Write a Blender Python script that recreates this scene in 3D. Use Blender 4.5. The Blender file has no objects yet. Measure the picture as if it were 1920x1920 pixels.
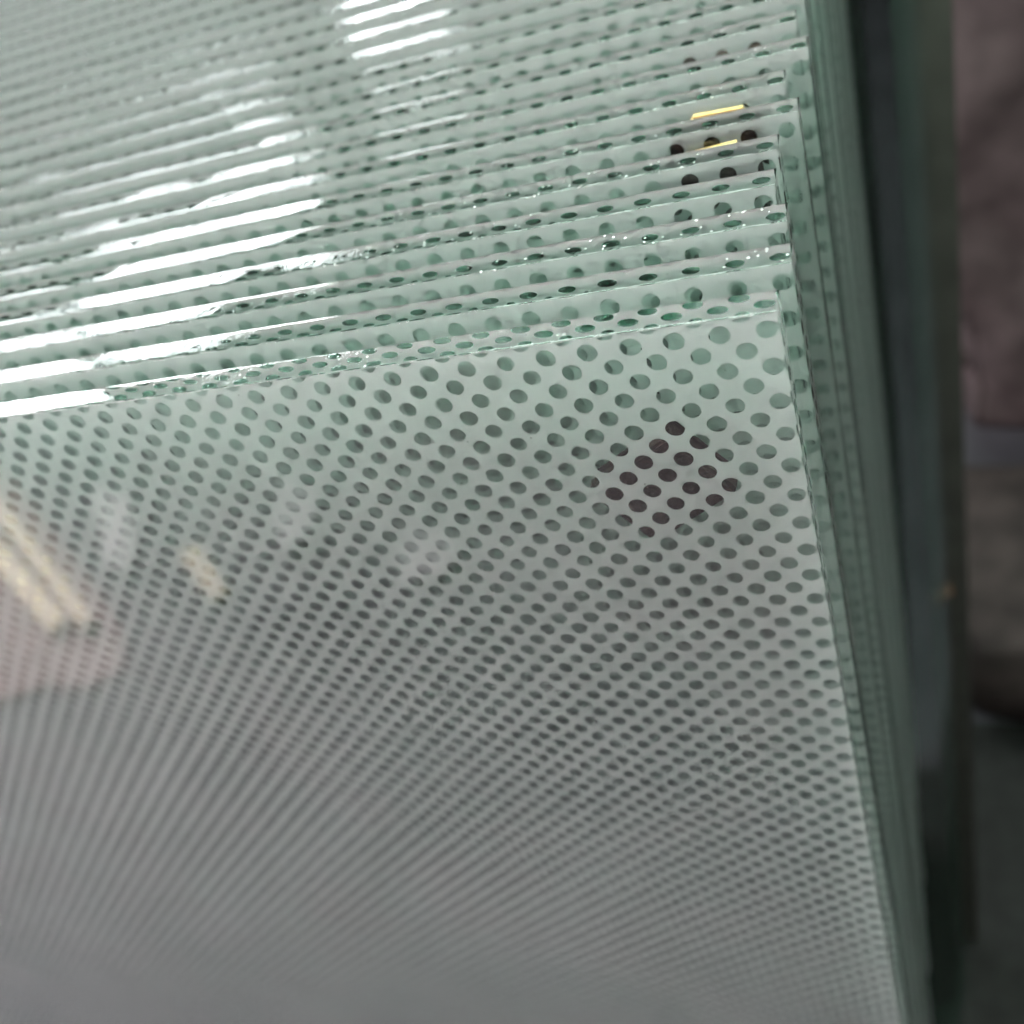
import bpy, bmesh, math, random
import numpy as np
from mathutils import Vector, Matrix

random.seed(7)
sc = bpy.context.scene
COL = sc.collection
H = 0.00625                      # one dot spacing in metres: every position below is in dot spacings times H

# ------------------------------------------------------------------ camera
cam_data = bpy.data.cameras.new('camera')
cam = bpy.data.objects.new('camera', cam_data)
COL.objects.link(cam)
cam_data.sensor_width = 36.0
cam_data.sensor_fit = 'HORIZONTAL'
cam_data.lens = 35.755
cam_data.clip_start = 0.004
cam_data.clip_end = 60
cam_data.dof.use_dof = True
cam_data.dof.focus_distance = 0.150
cam_data.dof.aperture_fstop = 15.0
right = Vector((0.92658, 0.21024, -0.31185))
down = Vector((-0.06645, -0.72463, -0.68595))
fwd = Vector((-0.37014, 0.6563, -0.65745))
M = Matrix((( right.x, -down.x, -fwd.x), (right.y, -down.y, -fwd.y), (right.z, -down.z, -fwd.z))).to_4x4()
M.translation = Vector((5.7265, -17.6885, 16.239)) * H
cam.matrix_world = M
sc.camera = cam

# ------------------------------------------------------------------ light of the hall
world = bpy.data.worlds.new('World')
sc.world = world
world.use_nodes = True
bg = world.node_tree.nodes['Background']
bg.inputs['Color'].default_value = (1.0, 0.98, 0.95, 1)
bg.inputs['Strength'].default_value = 0.10

def area(name, loc, target, sx, sy, power, col):
    d = bpy.data.lights.new(name, 'AREA')
    d.shape = 'RECTANGLE'
    d.size, d.size_y = sx, sy
    d.energy = power
    d.color = col
    o = bpy.data.objects.new(name, d)
    COL.objects.link(o)
    o.location = loc
    o.rotation_euler = (Vector(target) - Vector(loc)).to_track_quat('-Z', 'Y').to_euler()
    return o

def azel(az, el, r):
    a, e = math.radians(az), math.radians(el)
    return (math.sin(a) * math.cos(e) * r, math.cos(a) * math.cos(e) * r, math.sin(e) * r)

# a high strip of window in the left-hand wall beyond the stack, three panes of it
def window(y0, y1, zc0, zc1, h, lum, x=-2.2):
    w = math.hypot(y1 - y0, zc1 - zc0)
    o = area('window_light', (x, (y0 + y1) / 2, (zc0 + zc1) / 2), (x + 1, (y0 + y1) / 2, (zc0 + zc1) / 2), w, h, lum * math.pi * w * h, (0.93, 0.98, 1.0))
    o.rotation_euler = (Matrix.Rotation(math.atan2(zc1 - zc0, y1 - y0), 3, 'X') @ o.rotation_euler.to_matrix()).to_euler()
    return o
window(1.40, 1.88, 1.22, 1.22, 0.30, 26)
window(2.02, 3.45, 1.22, 1.47, 0.25, 26)
window(4.35, 5.50, 1.24, 1.42, 0.20, 24)
# added light behind on the right, out of the picture, for glow along the edges
area('side_fill_light', azel(55, 27, 2.5), (0, 0, 0), 0.8, 0.6, 26, (0.92, 1.0, 0.95))
# lamp high over the stack, a little on the viewer's side
area('ceiling_lamp', (-0.05, 0.22, 0.80), (-0.05, 0.08, 0.0), 0.60, 0.40, 18.5, (0.81, 1.0, 0.89))
area('front_fill_light', (-0.25, -0.62, 0.20), (-0.05, 0.0, -0.03), 0.9, 0.06, 5.2, (1.0, 0.72, 0.76))  # added pinkish fill in front of the stack, evens out the face
# added fill, left in front, brightens the mirrored floor things and the front pane
area('left_fill_light', (-2.9, -2.2, 1.2), (-1.9, -1.2, -1.5), 1.6, 1.4, 205, (1.0, 0.81, 0.91))

# added light low over the floor, left in front, to strengthen the mirrored battens
area('batten_fill_light', (-2.3, -1.45, -0.35), (-2.3, -1.45, -1.5), 0.6, 0.45, 22, (1.0, 0.93, 0.84))

sc.view_settings.view_transform = 'Standard'
sc.view_settings.look = 'None'
sc.view_settings.exposure = 0
sc.view_settings.gamma = 1
sc.view_settings.use_curve_mapping = False
sc.render.engine = 'CYCLES'
cy = sc.cycles
cy.max_bounces = 14
cy.transmission_bounces = 14
cy.glossy_bounces = 12
cy.diffuse_bounces = 3
cy.transparent_max_bounces = 8
cy.volume_bounces = 0
cy.caustics_reflective = True
cy.caustics_refractive = True
cy.blur_glossy = 0.6
cy.sample_clamp_indirect = 80.0
cy.use_denoising = True
cy.use_adaptive_sampling = True
cy.adaptive_threshold = 0.15
cy.adaptive_min_samples = 16
try:
    cy.denoiser = 'OPENIMAGEDENOISE'
    cy.denoising_input_passes = 'RGB_ALBEDO_NORMAL'
    cy.denoising_prefilter = 'ACCURATE'
except Exception:
    pass

# ------------------------------------------------------------------ helpers
def mat(name):
    m = bpy.data.materials.new(name)
    m.use_nodes = True
    nt = m.node_tree
    nt.nodes.clear()
    out = nt.nodes.new('ShaderNodeOutputMaterial')
    return m, nt, out

def N(nt, kind, **kw):
    n = nt.nodes.new(kind)
    for k, v in kw.items():
        if k in n.inputs:
            n.inputs[k].default_value = v
        else:
            setattr(n, k, v)
    return n

def link_mesh(name, me, m, parent=None):
    o = bpy.data.objects.new(name, me)
    COL.objects.link(o)
    if m and not me.materials:
        me.materials.append(m)
    if parent:
        o.parent = parent
    return o

def tag(o, label=None, cat=None, group=None, kind=None):
    if label: o['label'] = label
    if cat: o['category'] = cat
    if group: o['group'] = group
    if kind: o['kind'] = kind
    return o

def empty(name, loc=(0, 0, 0)):
    o = bpy.data.objects.new(name, None)
    o.empty_display_size = 0.01
    COL.objects.link(o)
    o.location = loc
    return o

def bm_mesh(name, bm):
    me = bpy.data.meshes.new(name)
    bm.to_mesh(me)
    bm.free()
    return me

# ------------------------------------------------------------------ materials
def noise_mat(name, c1, c2, scale, rough=0.8, bump=0.2, detail=6):
    m, nt, out = mat(name)
    b = N(nt, 'ShaderNodeBsdfPrincipled', Roughness=rough)
    tc = N(nt, 'ShaderNodeTexCoord')
    n = N(nt, 'ShaderNodeTexNoise', Scale=scale, Detail=detail)
    r = N(nt, 'ShaderNodeValToRGB')
    r.color_ramp.elements[0].position = 0.3
    r.color_ramp.elements[1].position = 0.7
    r.color_ramp.elements[0].color = (*c1, 1)
    r.color_ramp.elements[1].color = (*c2, 1)
    bp = N(nt, 'ShaderNodeBump', Strength=bump, Distance=0.002)
    L = nt.links.new
    L(tc.outputs['Object'], n.inputs['Vector'])
    L(n.outputs['Fac'], r.inputs['Fac'])
    L(r.outputs['Color'], b.inputs['Base Color'])
    L(n.outputs['Fac'], bp.inputs['Height'])
    L(bp.outputs['Normal'], b.inputs['Normal'])
    L(b.outputs['BSDF'], out.inputs['Surface'])
    return m

def glass_mat(dusty=False):
    m, nt, out = mat('dusty_float_glass' if dusty else 'float_glass')
    L = nt.links.new
    tc = N(nt, 'ShaderNodeTexCoord')
    oi = N(nt, 'ShaderNodeObjectInfo')
    at = N(nt, 'ShaderNodeAttribute', attribute_name='edge')
    # grinding marks and small chips on the cut edges
    shift = N(nt, 'ShaderNodeVectorMath', operation='ADD')
    mul = N(nt, 'ShaderNodeVectorMath', operation='SCALE')
    mul.inputs['Scale'].default_value = 7.0
    L(oi.outputs['Location'], mul.inputs[0])
    L(tc.outputs['Object'], shift.inputs[0])
    L(mul.outputs['Vector'], shift.inputs[1])
    fine = N(nt, 'ShaderNodeTexNoise', Scale=900.0, Detail=4.0)
    wav = N(nt, 'ShaderNodeTexNoise', Scale=60.0, Detail=2.0)
    vor = N(nt, 'ShaderNodeTexVoronoi', Scale=650.0)
    patch = N(nt, 'ShaderNodeTexNoise', Scale=45.0, Detail=3.0)
    for t in (fine, wav, vor, patch):
        L(shift.outputs['Vector'], t.inputs['Vector'])
    pr = N(nt, 'ShaderNodeMapRange')
    pr.inputs['From Min'].default_value = 0.43
    pr.inputs['From Max'].default_value = 0.68
    L(patch.outputs['Fac'], pr.inputs['Value'])
    a = N(nt, 'ShaderNodeMath', operation='MULTIPLY')
    L(fine.outputs['Fac'], a.inputs[0]); L(pr.outputs['Result'], a.inputs[1])
    chip = N(nt, 'ShaderNodeMath', operation='LESS_THAN')
    chip.inputs[1].default_value = 0.15
    L(vor.outputs['Distance'], chip.inputs[0])
    ch2 = N(nt, 'ShaderNodeMath', operation='MULTIPLY')
    L(chip.outputs[0], ch2.inputs[0]); L(pr.outputs['Result'], ch2.inputs[1])
    s1 = N(nt, 'ShaderNodeMath', operation='MULTIPLY_ADD')
    s1.inputs[1].default_value = 1.4
    L(ch2.outputs[0], s1.inputs[0]); L(a.outputs[0], s1.inputs[2])
    s2 = N(nt, 'ShaderNodeMath', operation='MULTIPLY_ADD')
    s2.inputs[1].default_value = 0.7
    L(wav.outputs['Fac'], s2.inputs[0]); L(s1.outputs[0], s2.inputs[2])
    bp = N(nt, 'ShaderNodeBump', Distance=0.00010)
    L(s2.outputs[0], bp.inputs['Height'])
    rg = N(nt, 'ShaderNodeMath', operation='MULTIPLY')
    rg.inputs[1].default_value = 0.05
    rp = N(nt, 'ShaderNodeMath', operation='MULTIPLY_ADD')
    rp.inputs[1].default_value = 0.8
    rp.inputs[2].default_value = 0.2
    L(pr.outputs['Result'], rp.inputs[0])
    rr = N(nt, 'ShaderNodeMath', operation='MULTIPLY')
    L(rp.outputs[0], rr.inputs[0]); L(at.outputs['Fac'], rr.inputs[1])
    L(rr.outputs[0], rg.inputs[0])
    g = N(nt, 'ShaderNodeBsdfGlass', IOR=1.52)
    g.inputs['Color'].default_value = (1, 1, 1, 1)
    L(rg.outputs[0], g.inputs['Roughness'])
    L(bp.outputs['Normal'], g.inputs['Normal'])
    face = N(nt, 'ShaderNodeBsdfGlass', IOR=1.52, Roughness=0.0)
    face.inputs['Color'].default_value = (1, 1, 1, 1)
    mx = N(nt, 'ShaderNodeMixShader')
    L(at.outputs['Fac'], mx.inputs[0])
    wd = N(nt, 'ShaderNodeBsdfDiffuse')
    wd.inputs['Color'].default_value = (0.85, 0.87, 0.85, 1)
    cm = N(nt, 'ShaderNodeMath', operation='MULTIPLY')
    cm.inputs[1].default_value = 0.75
    L(ch2.outputs[0], cm.inputs[0])
    mc = N(nt, 'ShaderNodeMixShader')
    L(cm.outputs[0], mc.inputs[0])
    L(g.outputs['BSDF'], mc.inputs[1]); L(wd.outputs['BSDF'], mc.inputs[2])
    face_out = face.outputs['BSDF']
    if dusty:                                        # thin dust film, wiped in places, and a few specks
        d1 = N(nt, 'ShaderNodeTexNoise', Scale=16.0, Detail=5.0, Distortion=1.2)
        d2 = N(nt, 'ShaderNodeTexNoise', Scale=1500.0, Detail=1.0)
        d3 = N(nt, 'ShaderNodeTexVoronoi', Scale=190.0)
        for t in (d1, d2, d3):
            L(tc.outputs['Object'], t.inputs['Vector'])
        r1 = N(nt, 'ShaderNodeMapRange')
        r1.inputs['From Min'].default_value = 0.42; r1.inputs['From Max'].default_value = 0.75
        r1.inputs['To Min'].default_value = 0.004; r1.inputs['To Max'].default_value = 0.065
        L(d1.outputs['Fac'], r1.inputs['Value'])
        m1 = N(nt, 'ShaderNodeMath', operation='MULTIPLY')
        L(r1.outputs['Result'], m1.inputs[0]); L(d2.outputs['Fac'], m1.inputs[1])
        m2 = N(nt, 'ShaderNodeMath', operation='LESS_THAN'); m2.inputs[1].default_value = 0.030
        L(d3.outputs['Distance'], m2.inputs[0])
        m3 = N(nt, 'ShaderNodeMath', operation='MULTIPLY_ADD'); m3.inputs[1].default_value = 0.35
        L(m2.outputs[0], m3.inputs[0]); L(m1.outputs[0], m3.inputs[2])
        dd = N(nt, 'ShaderNodeBsdfDiffuse'); dd.inputs['Color'].default_value = (0.75, 0.73, 0.70, 1)
        md = N(nt, 'ShaderNodeMixShader')
        L(m3.outputs[0], md.inputs[0]); L(face.outputs['BSDF'], md.inputs[1]); L(dd.outputs['BSDF'], md.inputs[2])
        face_out = md.outputs[0]
    L(face_out, mx.inputs[1]); L(mc.outputs[0], mx.inputs[2])
    L(mx.outputs[0], out.inputs['Surface'])
    v = N(nt, 'ShaderNodeVolumeAbsorption', Density=54.0)
    v.inputs['Color'].default_value = (0.50, 0.86, 0.73, 1)
    L(v.outputs['Volume'], out.inputs['Volume'])
    return m

def frit_mat():
    m, nt, out = mat('white_ceramic_print')
    L = nt.links.new
    tc = N(nt, 'ShaderNodeTexCoord')
    n = N(nt, 'ShaderNodeTexNoise', Scale=9.0, Detail=4.0)
    L(tc.outputs['Object'], n.inputs['Vector'])
    r = N(nt, 'ShaderNodeValToRGB')
    r.color_ramp.elements[0].color = (0.74, 0.74, 0.73, 1)
    r.color_ramp.elements[1].color = (0.80, 0.80, 0.79, 1)
    L(n.outputs['Fac'], r.inputs['Fac'])
    d = N(nt, 'ShaderNodeBsdfDiffuse')
    t = N(nt, 'ShaderNodeBsdfTranslucent')
    L(r.outputs['Color'], d.inputs['Color'])
    L(r.outputs['Color'], t.inputs['Color'])
    mx = N(nt, 'ShaderNodeMixShader')
    mx.inputs[0].default_value = 0.42
    L(d.outputs[0], mx.inputs[1]); L(t.outputs[0], mx.inputs[2])
    L(mx.outputs[0], out.inputs['Surface'])
    return m

M_GLASS = glass_mat()
M_FRIT = frit_mat()
M_FLOOR = noise_mat('concrete', (0.085, 0.088, 0.096), (0.14, 0.145, 0.155), 5, 0.85, 0.2)
M_CORK = noise_mat('brown_cork', (0.022, 0.011, 0.009), (0.045, 0.022, 0.018), 700, 0.9, 0.6)
M_FOAM = noise_mat('amber_foam', (0.66, 0.46, 0.16), (0.78, 0.56, 0.24), 500, 0.8, 0.3)
M_POST = noise_mat('dark_paint', (0.070, 0.076, 0.062), (0.11, 0.118, 0.098), 30, 0.55, 0.1)
M_WOOD = noise_mat('pale_timber', (0.74, 0.64, 0.47), (0.85, 0.76, 0.60), 25, 0.7, 0.2)
M_PINK = noise_mat('pink_sheet', (0.23, 0.175, 0.172), (0.31, 0.235, 0.232), 12, 0.6, 0.3)
M_BEARER = noise_mat('bearer_timber', (0.16, 0.11, 0.07), (0.26, 0.18, 0.11), 30, 0.8, 0.3)
M_WRAP = noise_mat('mauve_wrap', (0.11, 0.087, 0.085), (0.22, 0.175, 0.172), 14, 0.45, 0.3)
M_DARKWRAP = noise_mat('brown_sacking', (0.045, 0.036, 0.033), (0.10, 0.080, 0.073), 18, 0.85, 0.5)

# ------------------------------------------------------------------ setting
Z_FLOOR = -1.50
bm = bmesh.new()
bmesh.ops.create_grid(bm, x_segments=8, y_segments=8, size=4.0)
fl = link_mesh('floor', bm_mesh('floor', bm), M_FLOOR)
fl.location = (0, 0, Z_FLOOR)
tag(fl, kind='structure')

# ------------------------------------------------------------------ glass sheet mesh
T = 0.80 * H                     # thickness
WID, HEI = 118 * H, 106 * H      # sheet size
def sheet_mesh(HEI=HEI):
    prof = []
    ns, na = 8, 5
    sag, arr = 0.000006, 0.00030
    for i in range(na):                              # rounded front arris
        t = math.pi / 2 * i / na
        prof.append((-arr + arr * math.sin(t) - sag, arr - arr * math.cos(t)))
    for i in range(ns + 1):
        t = i / ns
        w = (2 * t - 1)
        prof.append((-sag * w * w, arr + (T - 2 * arr) * t))
    for i in range(na - 1, -1, -1):
        t = math.pi / 2 * i / na
        prof.append((-arr + arr * math.sin(t) - sag, T - arr + arr * math.cos(t)))
    verts, faces, edge = [], [], []
    for e, n in prof:
        verts += [(-WID - e, n, e), (0 + e, n, e), (0 + e, n, -HEI - e), (-WID - e, n, -HEI - e)]
    k = len(prof)
    faces.append((0, 1, 2, 3)); edge.append(0.0)
    for r in range(k - 1):
        for j in range(4):
            a, b = r * 4 + j, r * 4 + (j + 1) % 4
            faces.append((a, a + 4, b + 4, b)); edge.append(1.0)
    q = (k - 1) * 4
    faces.append((q + 3, q + 2, q + 1, q)); edge.append(0.0)
    me = bpy.data.meshes.new('glass_sheet')
    me.from_pydata(verts, [], faces)
    at = me.attributes.new('edge', 'FLOAT', 'FACE')
    for i, v in enumerate(edge):
        at.data[i].value = v
    bmm = bmesh.new(); bmm.from_mesh(me)
    bmesh.ops.recalc_face_normals(bmm, faces=bmm.faces)
    for e in bmm.edges:
        d = e.verts[0].co - e.verts[1].co
        if len(e.link_faces) == 2 and (e.calc_face_angle() > math.radians(25) or any(len(f.verts) == 4 and f.calc_area() > 0.05 for f in e.link_faces)):
            e.smooth = False
    for f in bmm.faces:
        f.smooth = True
    bmm.to_mesh(me); bmm.free()
    return me

# the printed layer: a sheet with round clear spots, cell by cell (half a spacing wide, one spacing tall)
U0, V0 = 3.35, -3.74             # right edge and top edge of the front sheet in dot coordinates
FR = 0.00004
def frit_mesh(r=0.236, seg=16, du=0.0, dv=0.0, margin=0.0):
    ang = np.arange(seg) * 2 * math.pi / seg + math.pi / seg
    hole = np.stack([np.cos(ang) * r, np.sin(ang) * r], 1)
    outer = []
    for a in ang:
        c, s = math.cos(a), math.sin(a)
        k = min(0.25 / max(abs(c), 1e-9), 0.5 / max(abs(s), 1e-9))
        outer.append([c * k, s * k])
    outer = np.array(outer)
    ca = math.atan2(0.5, 0.25)
    for sgn in (ca, math.pi - ca, -ca, ca - math.pi):
        d = np.abs((ang - sgn + math.pi) % (2 * math.pi) - math.pi)
        outer[int(np.argmin(d))] = [0.25 * (1 if math.cos(sgn) > 0 else -1), 0.5 * (1 if math.sin(sgn) > 0 else -1)]
    cell = np.concatenate([hole, outer])             # 2*seg points
    cen = []
    ulo, vhi = U0 - WID / H, V0 + HEI / H
    for c in range(int(ulo * 2) - 1, int(U0 * 2) + 3):
        u = c * 0.5 + du
        off = 0.0 if c % 2 == 0 else 0.5
        for b in range(int(V0) - 3, int(vhi) + 3):
            v = b + off + dv
            if u - 0.25 < U0 and u + 0.25 > ulo and v - 0.5 < vhi and v + 0.5 > V0:
                cen.append((u, v))
    cen = np.array(cen)
    rng = np.random.default_rng(int(abs(dv) * 1000) + 3)
    P3 = np.repeat(cell[None], len(cen), 0)
    P3[:, :seg] *= np.minimum(1 + rng.normal(0, 0.03, (len(cen), 1, 1)), 1.045)
    P3[:, :seg] += rng.normal(0, 0.0035, (len(cen), 1, 2))
    P3[:, :seg] *= 1 + rng.normal(0, 0.012, (len(cen), seg, 1))
    if margin:                                       # a plain strip along the top edge
        P3[cen[:, 1] < V0 + margin, :seg, :] = 0
    P3 = P3 + cen[:, None, :]
    P = P3.reshape(-1, 2)
    m = 0.0004 / H
    P[:, 0] = np.clip(P[:, 0], ulo + m, U0 - m) - U0
    P[:, 1] = np.clip(P[:, 1], V0 + m, vhi - m - 0.4) - V0
    n = len(cen)
    co = np.zeros((len(P), 3), dtype=np.float32)
    co[:, 0] = P[:, 0] * H
    co[:, 1] = T - FR
    co[:, 2] = -P[:, 1] * H
    i = np.arange(seg); j = (i + 1) % seg
    q = np.stack([i, j, seg + j, seg + i], 1)
    Q = (q[None] + (np.arange(n) * 2 * seg)[:, None, None]).reshape(-1, 4)
    me = bpy.data.meshes.new('frit_print')
    me.vertices.add(len(co)); me.vertices.foreach_set('co', co.ravel())
    me.loops.add(Q.size); me.loops.foreach_set('vertex_index', Q.ravel().astype(np.int32))
    me.polygons.add(len(Q))
    me.polygons.foreach_set('loop_start', (np.arange(len(Q)) * 4).astype(np.int32))
    me.update(calc_edges=True)
    return me

ME_SHEET, ME_FRIT = sheet_mesh(), frit_mesh()
FRITS = [frit_mesh(seg=12, du=0.04, dv=0.03, margin=0.45), frit_mesh(seg=12, du=-0.05, dv=-0.04, margin=0.45)]   # the print is never placed quite alike
for m_ in FRITS:
    m_.materials.append(M_FRIT)
ME_TALL = sheet_mesh(236 * H)
ME_TALL.materials.append(M_GLASS)
ME_SHEET.materials.append(M_GLASS)
ME_FRONT = sheet_mesh()
ME_FRONT.materials.append(glass_mat(True))
ME_FRIT.materials.append(M_FRIT)

# top of each sheet (dot spacings): depth into the stack, rise of its top edge, shift of its right edge
NP = 32
rise = [0, 0, 0, 0, 0, .05, .10, .18, .29, .38, .50, .63, .76, .88, 1.01, 1.18, 1.35, 1.54, 1.72, 1.91, 2.13, 2.36, 2.58, 2.80, 3.02] + [3.2 + 0.12 * i for i in range(7)]
ushift = [0, .22, .06, -.26, -.25, .20, -.20, .38, .03, .22, .2, -.1, .25, .1, 0, .3, .1, -.1, .2, .1, .3, 0, .1, .2, .1, .2, .0, .3, .1, .2, .0, .2]
ORD = ['frontmost', 'second', 'third', 'fourth', 'fifth', 'sixth', 'seventh', 'eighth', 'ninth', 'tenth', 'eleventh', 'twelfth', 'thirteenth',
       'fourteenth', 'fifteenth', 'sixteenth', 'seventeenth', 'eighteenth', 'nineteenth', 'twentieth', 'twenty-first', 'twenty-second',
       'twenty-third', 'twenty-fourth', 'twenty-fifth', 'twenty-sixth', 'twenty-seventh', 'twenty-eighth', 'twenty-ninth', 'thirtieth', 'thirty-first', 'thirty-second']
def depth(k):
    return 1.70 * k + 0.004 * k * k
panes = []
for k in range(NP):
    e = empty('glass_pane', ((U0 + ushift[k]) * H, depth(k) * H, (-V0 + rise[k]) * H))
    if k == 0:
        lab = 'frontmost glass pane of the stack, its white dot-perforated print facing the viewer'
    else:
        lab = '%s glass pane counted from the front of the stack, green edge upward' % ORD[k]
    tag(e, lab, 'glass pane', 'dot-printed glass panes in the stack')
    link_mesh('glass_sheet', ME_SHEET if k else ME_FRONT, None, e)
    link_mesh('frit_print', ME_FRIT if k < 1 else FRITS[(k * 7 // 3) % 2], None, e)
    panes.append(e)

# unprinted, wider panes at the back of the stack: only their right-hand edges reach past the printed ones
NC = 8
for i in range(NC):
    k = NP + i
    e = empty('clear_glass_pane', ((6.3 + 0.34 * i + random.uniform(-.15, .15)) * H, depth(k) * H, (-V0 + 4.0 + 0.1 * i) * H))
    tag(e, '%s clear green glass pane counted from the dark post, behind the printed panes' % ['eighth', 'seventh', 'sixth', 'fifth', 'fourth', 'third', 'second', 'nearest'][i], 'glass pane', 'clear glass panes at the back of the stack')
    link_mesh('glass_sheet', ME_TALL, None, e)
    rise.append(4.0 + 0.1 * i)

# stepped timber bearer under the stack
bm = bmesh.new()
zb = [(-V0 + rise[k]) * H - (HEI if k < NP else 236 * H) for k in range(NP + NC)]
pts = []
for k in range(NP + NC):
    y0 = (depth(k) - 0.45) * H
    y1 = (depth(k + 1) - 0.45) * H
    pts += [(y0, zb[k] - 0.00002), (y1, zb[k] - 0.00002)]
prof = [(pts[0][0], Z_FLOOR)] + pts + [(pts[-1][0], Z_FLOOR)]
for i, x0 in enumerate((-0.62, -0.14)):
    bm = bmesh.new()
    vs = [bm.verts.new((0, y, z)) for y, z in prof]
    f = bm.faces.new(vs)
    r = bmesh.ops.extrude_face_region(bm, geom=[f])
    bmesh.ops.translate(bm, verts=[v for v in r['geom'] if isinstance(v, bmesh.types.BMVert)], vec=(0.09, 0, 0))
    bmesh.ops.recalc_face_normals(bm, faces=bm.faces)
    o = link_mesh('timber_bearer', bm_mesh('timber_bearer', bm), M_BEARER)
    o.location.x = x0
    tag(o, ['stepped timber bearer under the far left part of the glass stack', 'stepped timber bearer under the right part of the glass stack'][i], 'bearer', 'bearers under the glass')

# ------------------------------------------------------------------ spacer pads between the sheets
def rounded_box(name, sx, sy, sz, m, parent, loc=(0, 0, 0), bev=0.0006, seg=2):
    bm = bmesh.new()
    bmesh.ops.create_cube(bm, size=1)
    bmesh.ops.scale(bm, vec=(sx, sy, sz), verts=bm.verts)
    bmesh.ops.bevel(bm, geom=list(bm.edges), offset=bev, segments=seg, affect='EDGES')
    for v in bm.verts:
        v.co += Vector([random.uniform(-1, 1) * bev * 0.25 for _ in range(3)])
        v.co.y = max(-sy / 2, min(sy / 2, v.co.y))
    o = link_mesh(name, bm_mesh(name, bm), m, parent)
    o.location = loc
    return o

def pad(k, u, v, w, h, rot, lab, amber=False):
    g0 = depth(k) * H + T
    g1 = depth(k + 1) * H
    th = g1 - g0
    e = empty('spacer_pad', (u * H, g0, -v * H))
    e.rotation_euler = (0, math.radians(rot), 0)
    a = th * 0.62
    rounded_box('cork_layer', w * H, a, h * H, M_CORK, e, (0, a / 2 + 0.00001, 0))
    b = th - a - 0.00003
    rounded_box('foam_layer', w * H * (0.6 if amber else 0.99), b, h * H * 0.99, M_FOAM if amber else M_CORK, e, (0, a + b / 2 + 0.00001, 0))
    tag(e, lab, 'spacer pad', 'spacer pads between the panes')

pad(0, -0.30, 1.62, 3.0, 2.45, -34, 'dark reddish brown spacer pad showing through the dots of the frontmost pane')
pad(4, 1.30, -2.20, 2.6, 2.3, -3, 'spacer pad with bright amber foam strip between the fifth and sixth panes', True)
pad(5, 1.25, -2.36, 2.6, 2.3, 3, 'spacer pad with bright amber foam strip added between the sixth and seventh panes as the refracted double of the first', True)  # added pad, repeats the amber dash where refraction would double it
pad(8, 1.0, -2.2, 2.6, 2.2, 6, 'brown spacer pad between the ninth and tenth panes near the top right')

# ------------------------------------------------------------------ behind the right side
bm = bmesh.new()
L_ = [(0, 0), (0.110, 0), (0.110, 0.008), (0.008, 0.008), (0.008, 0.062), (0, 0.062)]
vs = [bm.verts.new((x, y, 0)) for x, y in L_]
f = bm.faces.new(vs)
r = bmesh.ops.extrude_face_region(bm, geom=[f])
bmesh.ops.translate(bm, verts=[v for v in r['geom'] if isinstance(v, bmesh.types.BMVert)], vec=(0, 0, 1.8))
bmesh.ops.recalc_face_normals(bm, faces=bm.faces)
bmesh.ops.bevel(bm, geom=list(bm.edges), offset=0.0012, segments=2, affect='EDGES')
po = link_mesh('rack_post', bm_mesh('rack_post', bm), M_POST)
po.location = (-0.036, 0.545, Z_FLOOR)
tag(po, 'dark grey-green steel post standing behind the right side of the glass stack', 'post')

def fold_noise(p, seed):
    v = 0.0
    for i, (fx, fz, am) in enumerate(((5, 2, 1.0), (11, 4, 0.55), (23, 9, 0.28), (41, 19, 0.12))):
        v += am * math.sin(p.x * fx + 1.7 * math.sin(p.z * fz + seed + i) + seed * 1.3 + p.y * fx * 0.8)
    return v

def bundle(name, loc, size, m, amp, seed, parent=None, cuts=26):
    bm = bmesh.new()
    bmesh.ops.create_cube(bm, size=1)
    bmesh.ops.subdivide_edges(bm, edges=list(bm.edges), cuts=cuts, use_grid_fill=True)
    for v in bm.verts:
        d = v.co.normalized() * 0.62
        v.co = v.co.lerp(d, 0.45)
        v.co = Vector((v.co.x * size[0], v.co.y * size[1], v.co.z * size[2]))
    bm.normal_update()
    base = -size[2] / 2 * 1.0
    for v in list(bm.verts):
        v.co += v.normal * amp * fold_noise(v.co, seed)
    lo = min(v.co.z for v in bm.verts)
    for v in bm.verts:
        v.co.z -= lo
        if v.co.z < 0.04 * size[2]: v.co.z *= 0.2
    for f in bm.faces: f.smooth = True
    o = link_mesh(name, bm_mesh(name, bm), m, parent)
    o.location = loc
    return o

wb = empty('wrapped_bundle', (0.50, 1.60, Z_FLOOR))
bundle('wrapping', (0, 0, 0), (0.84, 0.5, 1.45), M_WRAP, 0.05, 1.0, wb, 40)
bm = bmesh.new()
ring = []
for i in range(40):
    a = 2 * math.pi * i / 40
    ex = 0.75
    cx = math.copysign(abs(math.cos(a)) ** ex, math.cos(a)) * 0.425
    cyy = math.copysign(abs(math.sin(a)) ** ex, math.sin(a)) * 0.255
    ring.append([bm.verts.new((cx * (1 + 0.02 * j), cyy * (1 + 0.02 * j), 0.36 + z)) for j, z in ((0, -0.02), (1, -0.015), (1, 0.015), (0, 0.02))])
for i in range(40):
    A, B = ring[i], ring[(i + 1) % 40]
    for j in range(3):
        bm.faces.new((A[j], B[j], B[j + 1], A[j + 1]))
bmesh.ops.recalc_face_normals(bm, faces=bm.faces)
link_mesh('shadow_band', bm_mesh('shadow_band', bm), M_DARKWRAP, wb)  # dark band standing in for a shadow line across the bundle
tag(wb, 'blurred mauve wrapped bundle with a dark band in place of a shadow line, far behind at the right edge', 'bundle')
sk = bundle('sack', (0.40, 1.12, Z_FLOOR), (0.66, 0.46, 0.20), M_DARKWRAP, 0.010, 4.0)
tag(sk, 'dark brown sack lying on the floor in front of the mauve bundle', 'sack')

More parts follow.
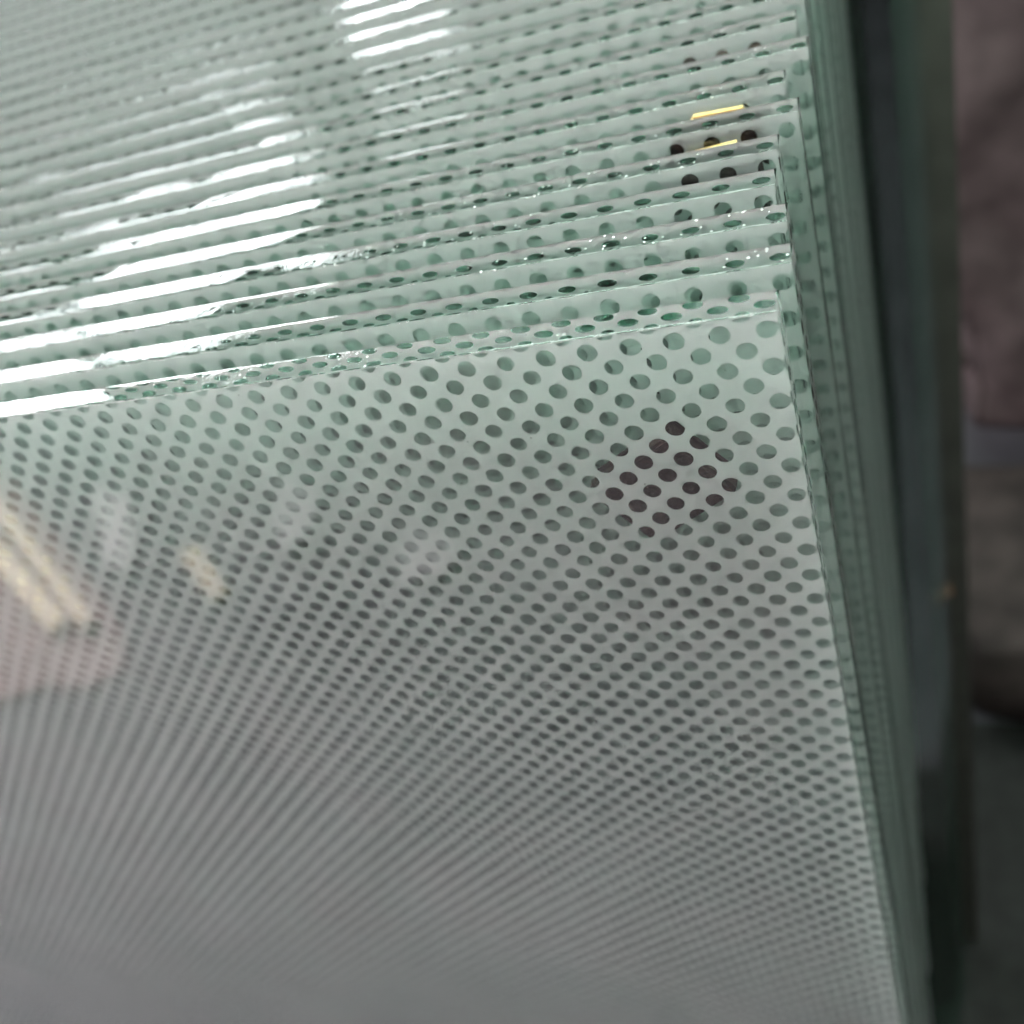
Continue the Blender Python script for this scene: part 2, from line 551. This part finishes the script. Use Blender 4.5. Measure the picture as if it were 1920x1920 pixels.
bm = bmesh.new()
vs = [bm.verts.new(c) for c in ((-0.011, 0, 0), (0.011, 0, 0.001), (-0.008, 0, 0.013))]
f = bm.faces.new(vs)
r = bmesh.ops.extrude_face_region(bm, geom=[f])
bmesh.ops.translate(bm, verts=[v for v in r['geom'] if isinstance(v, bmesh.types.BMVert)], vec=(0, 0.016, 0))
bmesh.ops.recalc_face_normals(bm, faces=bm.faces)
bmesh.ops.bevel(bm, geom=list(bm.edges), offset=0.001, segments=1, affect='EDGES')
wg = link_mesh('wooden_wedge', bm_mesh('wooden_wedge', bm), noise_mat('rust_brown_wood', (0.09, 0.045, 0.022), (0.15, 0.075, 0.035), 60, 0.7, 0.2))
wg.location = (0.050, 0.5285, -0.69)
tag(wg, 'small rust-brown wooden wedge against the front of the dark post', 'wedge')

bm = bmesh.new()
bmesh.ops.create_grid(bm, x_segments=30, y_segments=30, size=0.5)
for v in bm.verts:
    v.co.z = 0.004 + 0.002 * math.sin(v.co.x * 21) * math.sin(v.co.y * 17)
    v.co.x += 0.006 * math.sin(v.co.y * 9); v.co.y += 0.006 * math.sin(v.co.x * 11)
mt = link_mesh('floor_darkening_mat', bm_mesh('floor_darkening_mat', bm), noise_mat('mat_black', (0.012, 0.014, 0.012), (0.026, 0.03, 0.026), 40, 0.7, 0.3))
mt.location = (0.42, 0.41, Z_FLOOR)  # dark mat added only to darken the floor here
sol = mt.modifiers.new('thickness', 'SOLIDIFY'); sol.thickness = 0.004; sol.offset = -1
tag(mt, 'dark mat added to darken the floor at the lower right, below the post', 'mat')

# ------------------------------------------------------------------ things on the floor that the glass mirrors
def board(name, p, q, w, t, m, lab, cat, z=Z_FLOOR, group=None):
    p, q = Vector((*p, 0)), Vector((*q, 0))
    d = q - p
    e = rounded_box(name, d.length, w, t, m, None, ((p.x + q.x) / 2, (p.y + q.y) / 2, z + t / 2), bev=0.004)
    e.rotation_euler = (0, 0, math.atan2(d.y, d.x))
    return tag(e, lab, cat, group)

def sheet(name, outline, m, lab, cat, z, amp=0.02, n=26):
    xs = [p[0] for p in outline]; ys = [p[1] for p in outline]
    bm = bmesh.new()
    vs = [bm.verts.new((x, y, 0)) for x, y in outline]
    bm.faces.new(vs)
    bmesh.ops.triangulate(bm, faces=bm.faces)
    for _ in range(4):
        bmesh.ops.subdivide_edges(bm, edges=list(bm.edges), cuts=1, use_grid_fill=True)
    for v in bm.verts:
        v.co.z = amp * (0.5 + 0.25 * math.sin(v.co.x * 17 + 3 * math.sin(v.co.y * 7)) + 0.25 * math.sin(v.co.y * 23 + 2 * math.cos(v.co.x * 9)))
    for f in bm.faces: f.smooth = True
    bmesh.ops.recalc_face_normals(bm, faces=bm.faces)
    o = link_mesh(name, bm_mesh(name, bm), m)
    o.location.z = z
    sol = o.modifiers.new('thickness', 'SOLIDIFY'); sol.thickness = 0.003; sol.offset = 1
    return tag(o, lab, cat)

sheet('pink_sheet', [(-2.9, -1.95), (-2.5, -1.66), (-2.1, -1.36), (-1.83, -1.14), (-1.78, -1.03), (-1.86, -0.97), (-1.99, -0.98), (-2.12, -0.92), (-2.3, -0.96), (-2.9, -0.98)], M_PINK,
      'pink wrapping sheet lying on the floor, mirrored in the lower left of the front pane', 'sheet', Z_FLOOR + 0.002)
board('timber_batten', (-2.85, -1.81), (-1.93, -1.15), 0.040, 0.03, M_WOOD, 'upper of two pale timber battens mirrored at the left of the front pane', 'batten', Z_FLOOR + 0.03, 'pale battens on the floor')
board('timber_batten', (-2.75, -1.63), (-2.02, -1.14), 0.055, 0.03, M_WOOD, 'lower of two pale timber battens mirrored at the left of the front pane', 'batten', Z_FLOOR + 0.03, 'pale battens on the floor')
board('wood_offcut', (-1.77, -1.41), (-1.58, -1.24), 0.05, 0.03, M_WOOD, 'short pale wood offcut mirrored right of the battens in the front pane', 'offcut', Z_FLOOR + 0.002)
M_PAPER = noise_mat('white_paper', (0.42, 0.43, 0.44), (0.60, 0.61, 0.62), 9, 0.8, 0.3)
sheet('paper_scrap', [(-2.26, -1.70), (-2.08, -1.62), (-1.98, -1.44), (-1.94, -1.34), (-2.02, -1.36), (-2.14, -1.50)], M_PAPER, 'long crumpled white paper mirrored above the timber battens in the front pane', 'paper', Z_FLOOR + 0.002, 0.05)
sheet('paper_scrap', [(-1.55, -1.62), (-1.44, -1.58), (-1.38, -1.40), (-1.44, -1.36), (-1.52, -1.48)], M_PAPER, 'small crumpled white paper mirrored left of the centre of the front pane', 'paper', Z_FLOOR + 0.002, 0.05)
sheet('paper_scrap', [(-1.12, -1.42), (-0.98, -1.40), (-0.94, -1.30), (-1.06, -1.26), (-1.13, -1.33)], M_PAPER, 'faint crumpled white paper mirrored near the centre of the front pane', 'paper', Z_FLOOR + 0.002, 0.05)
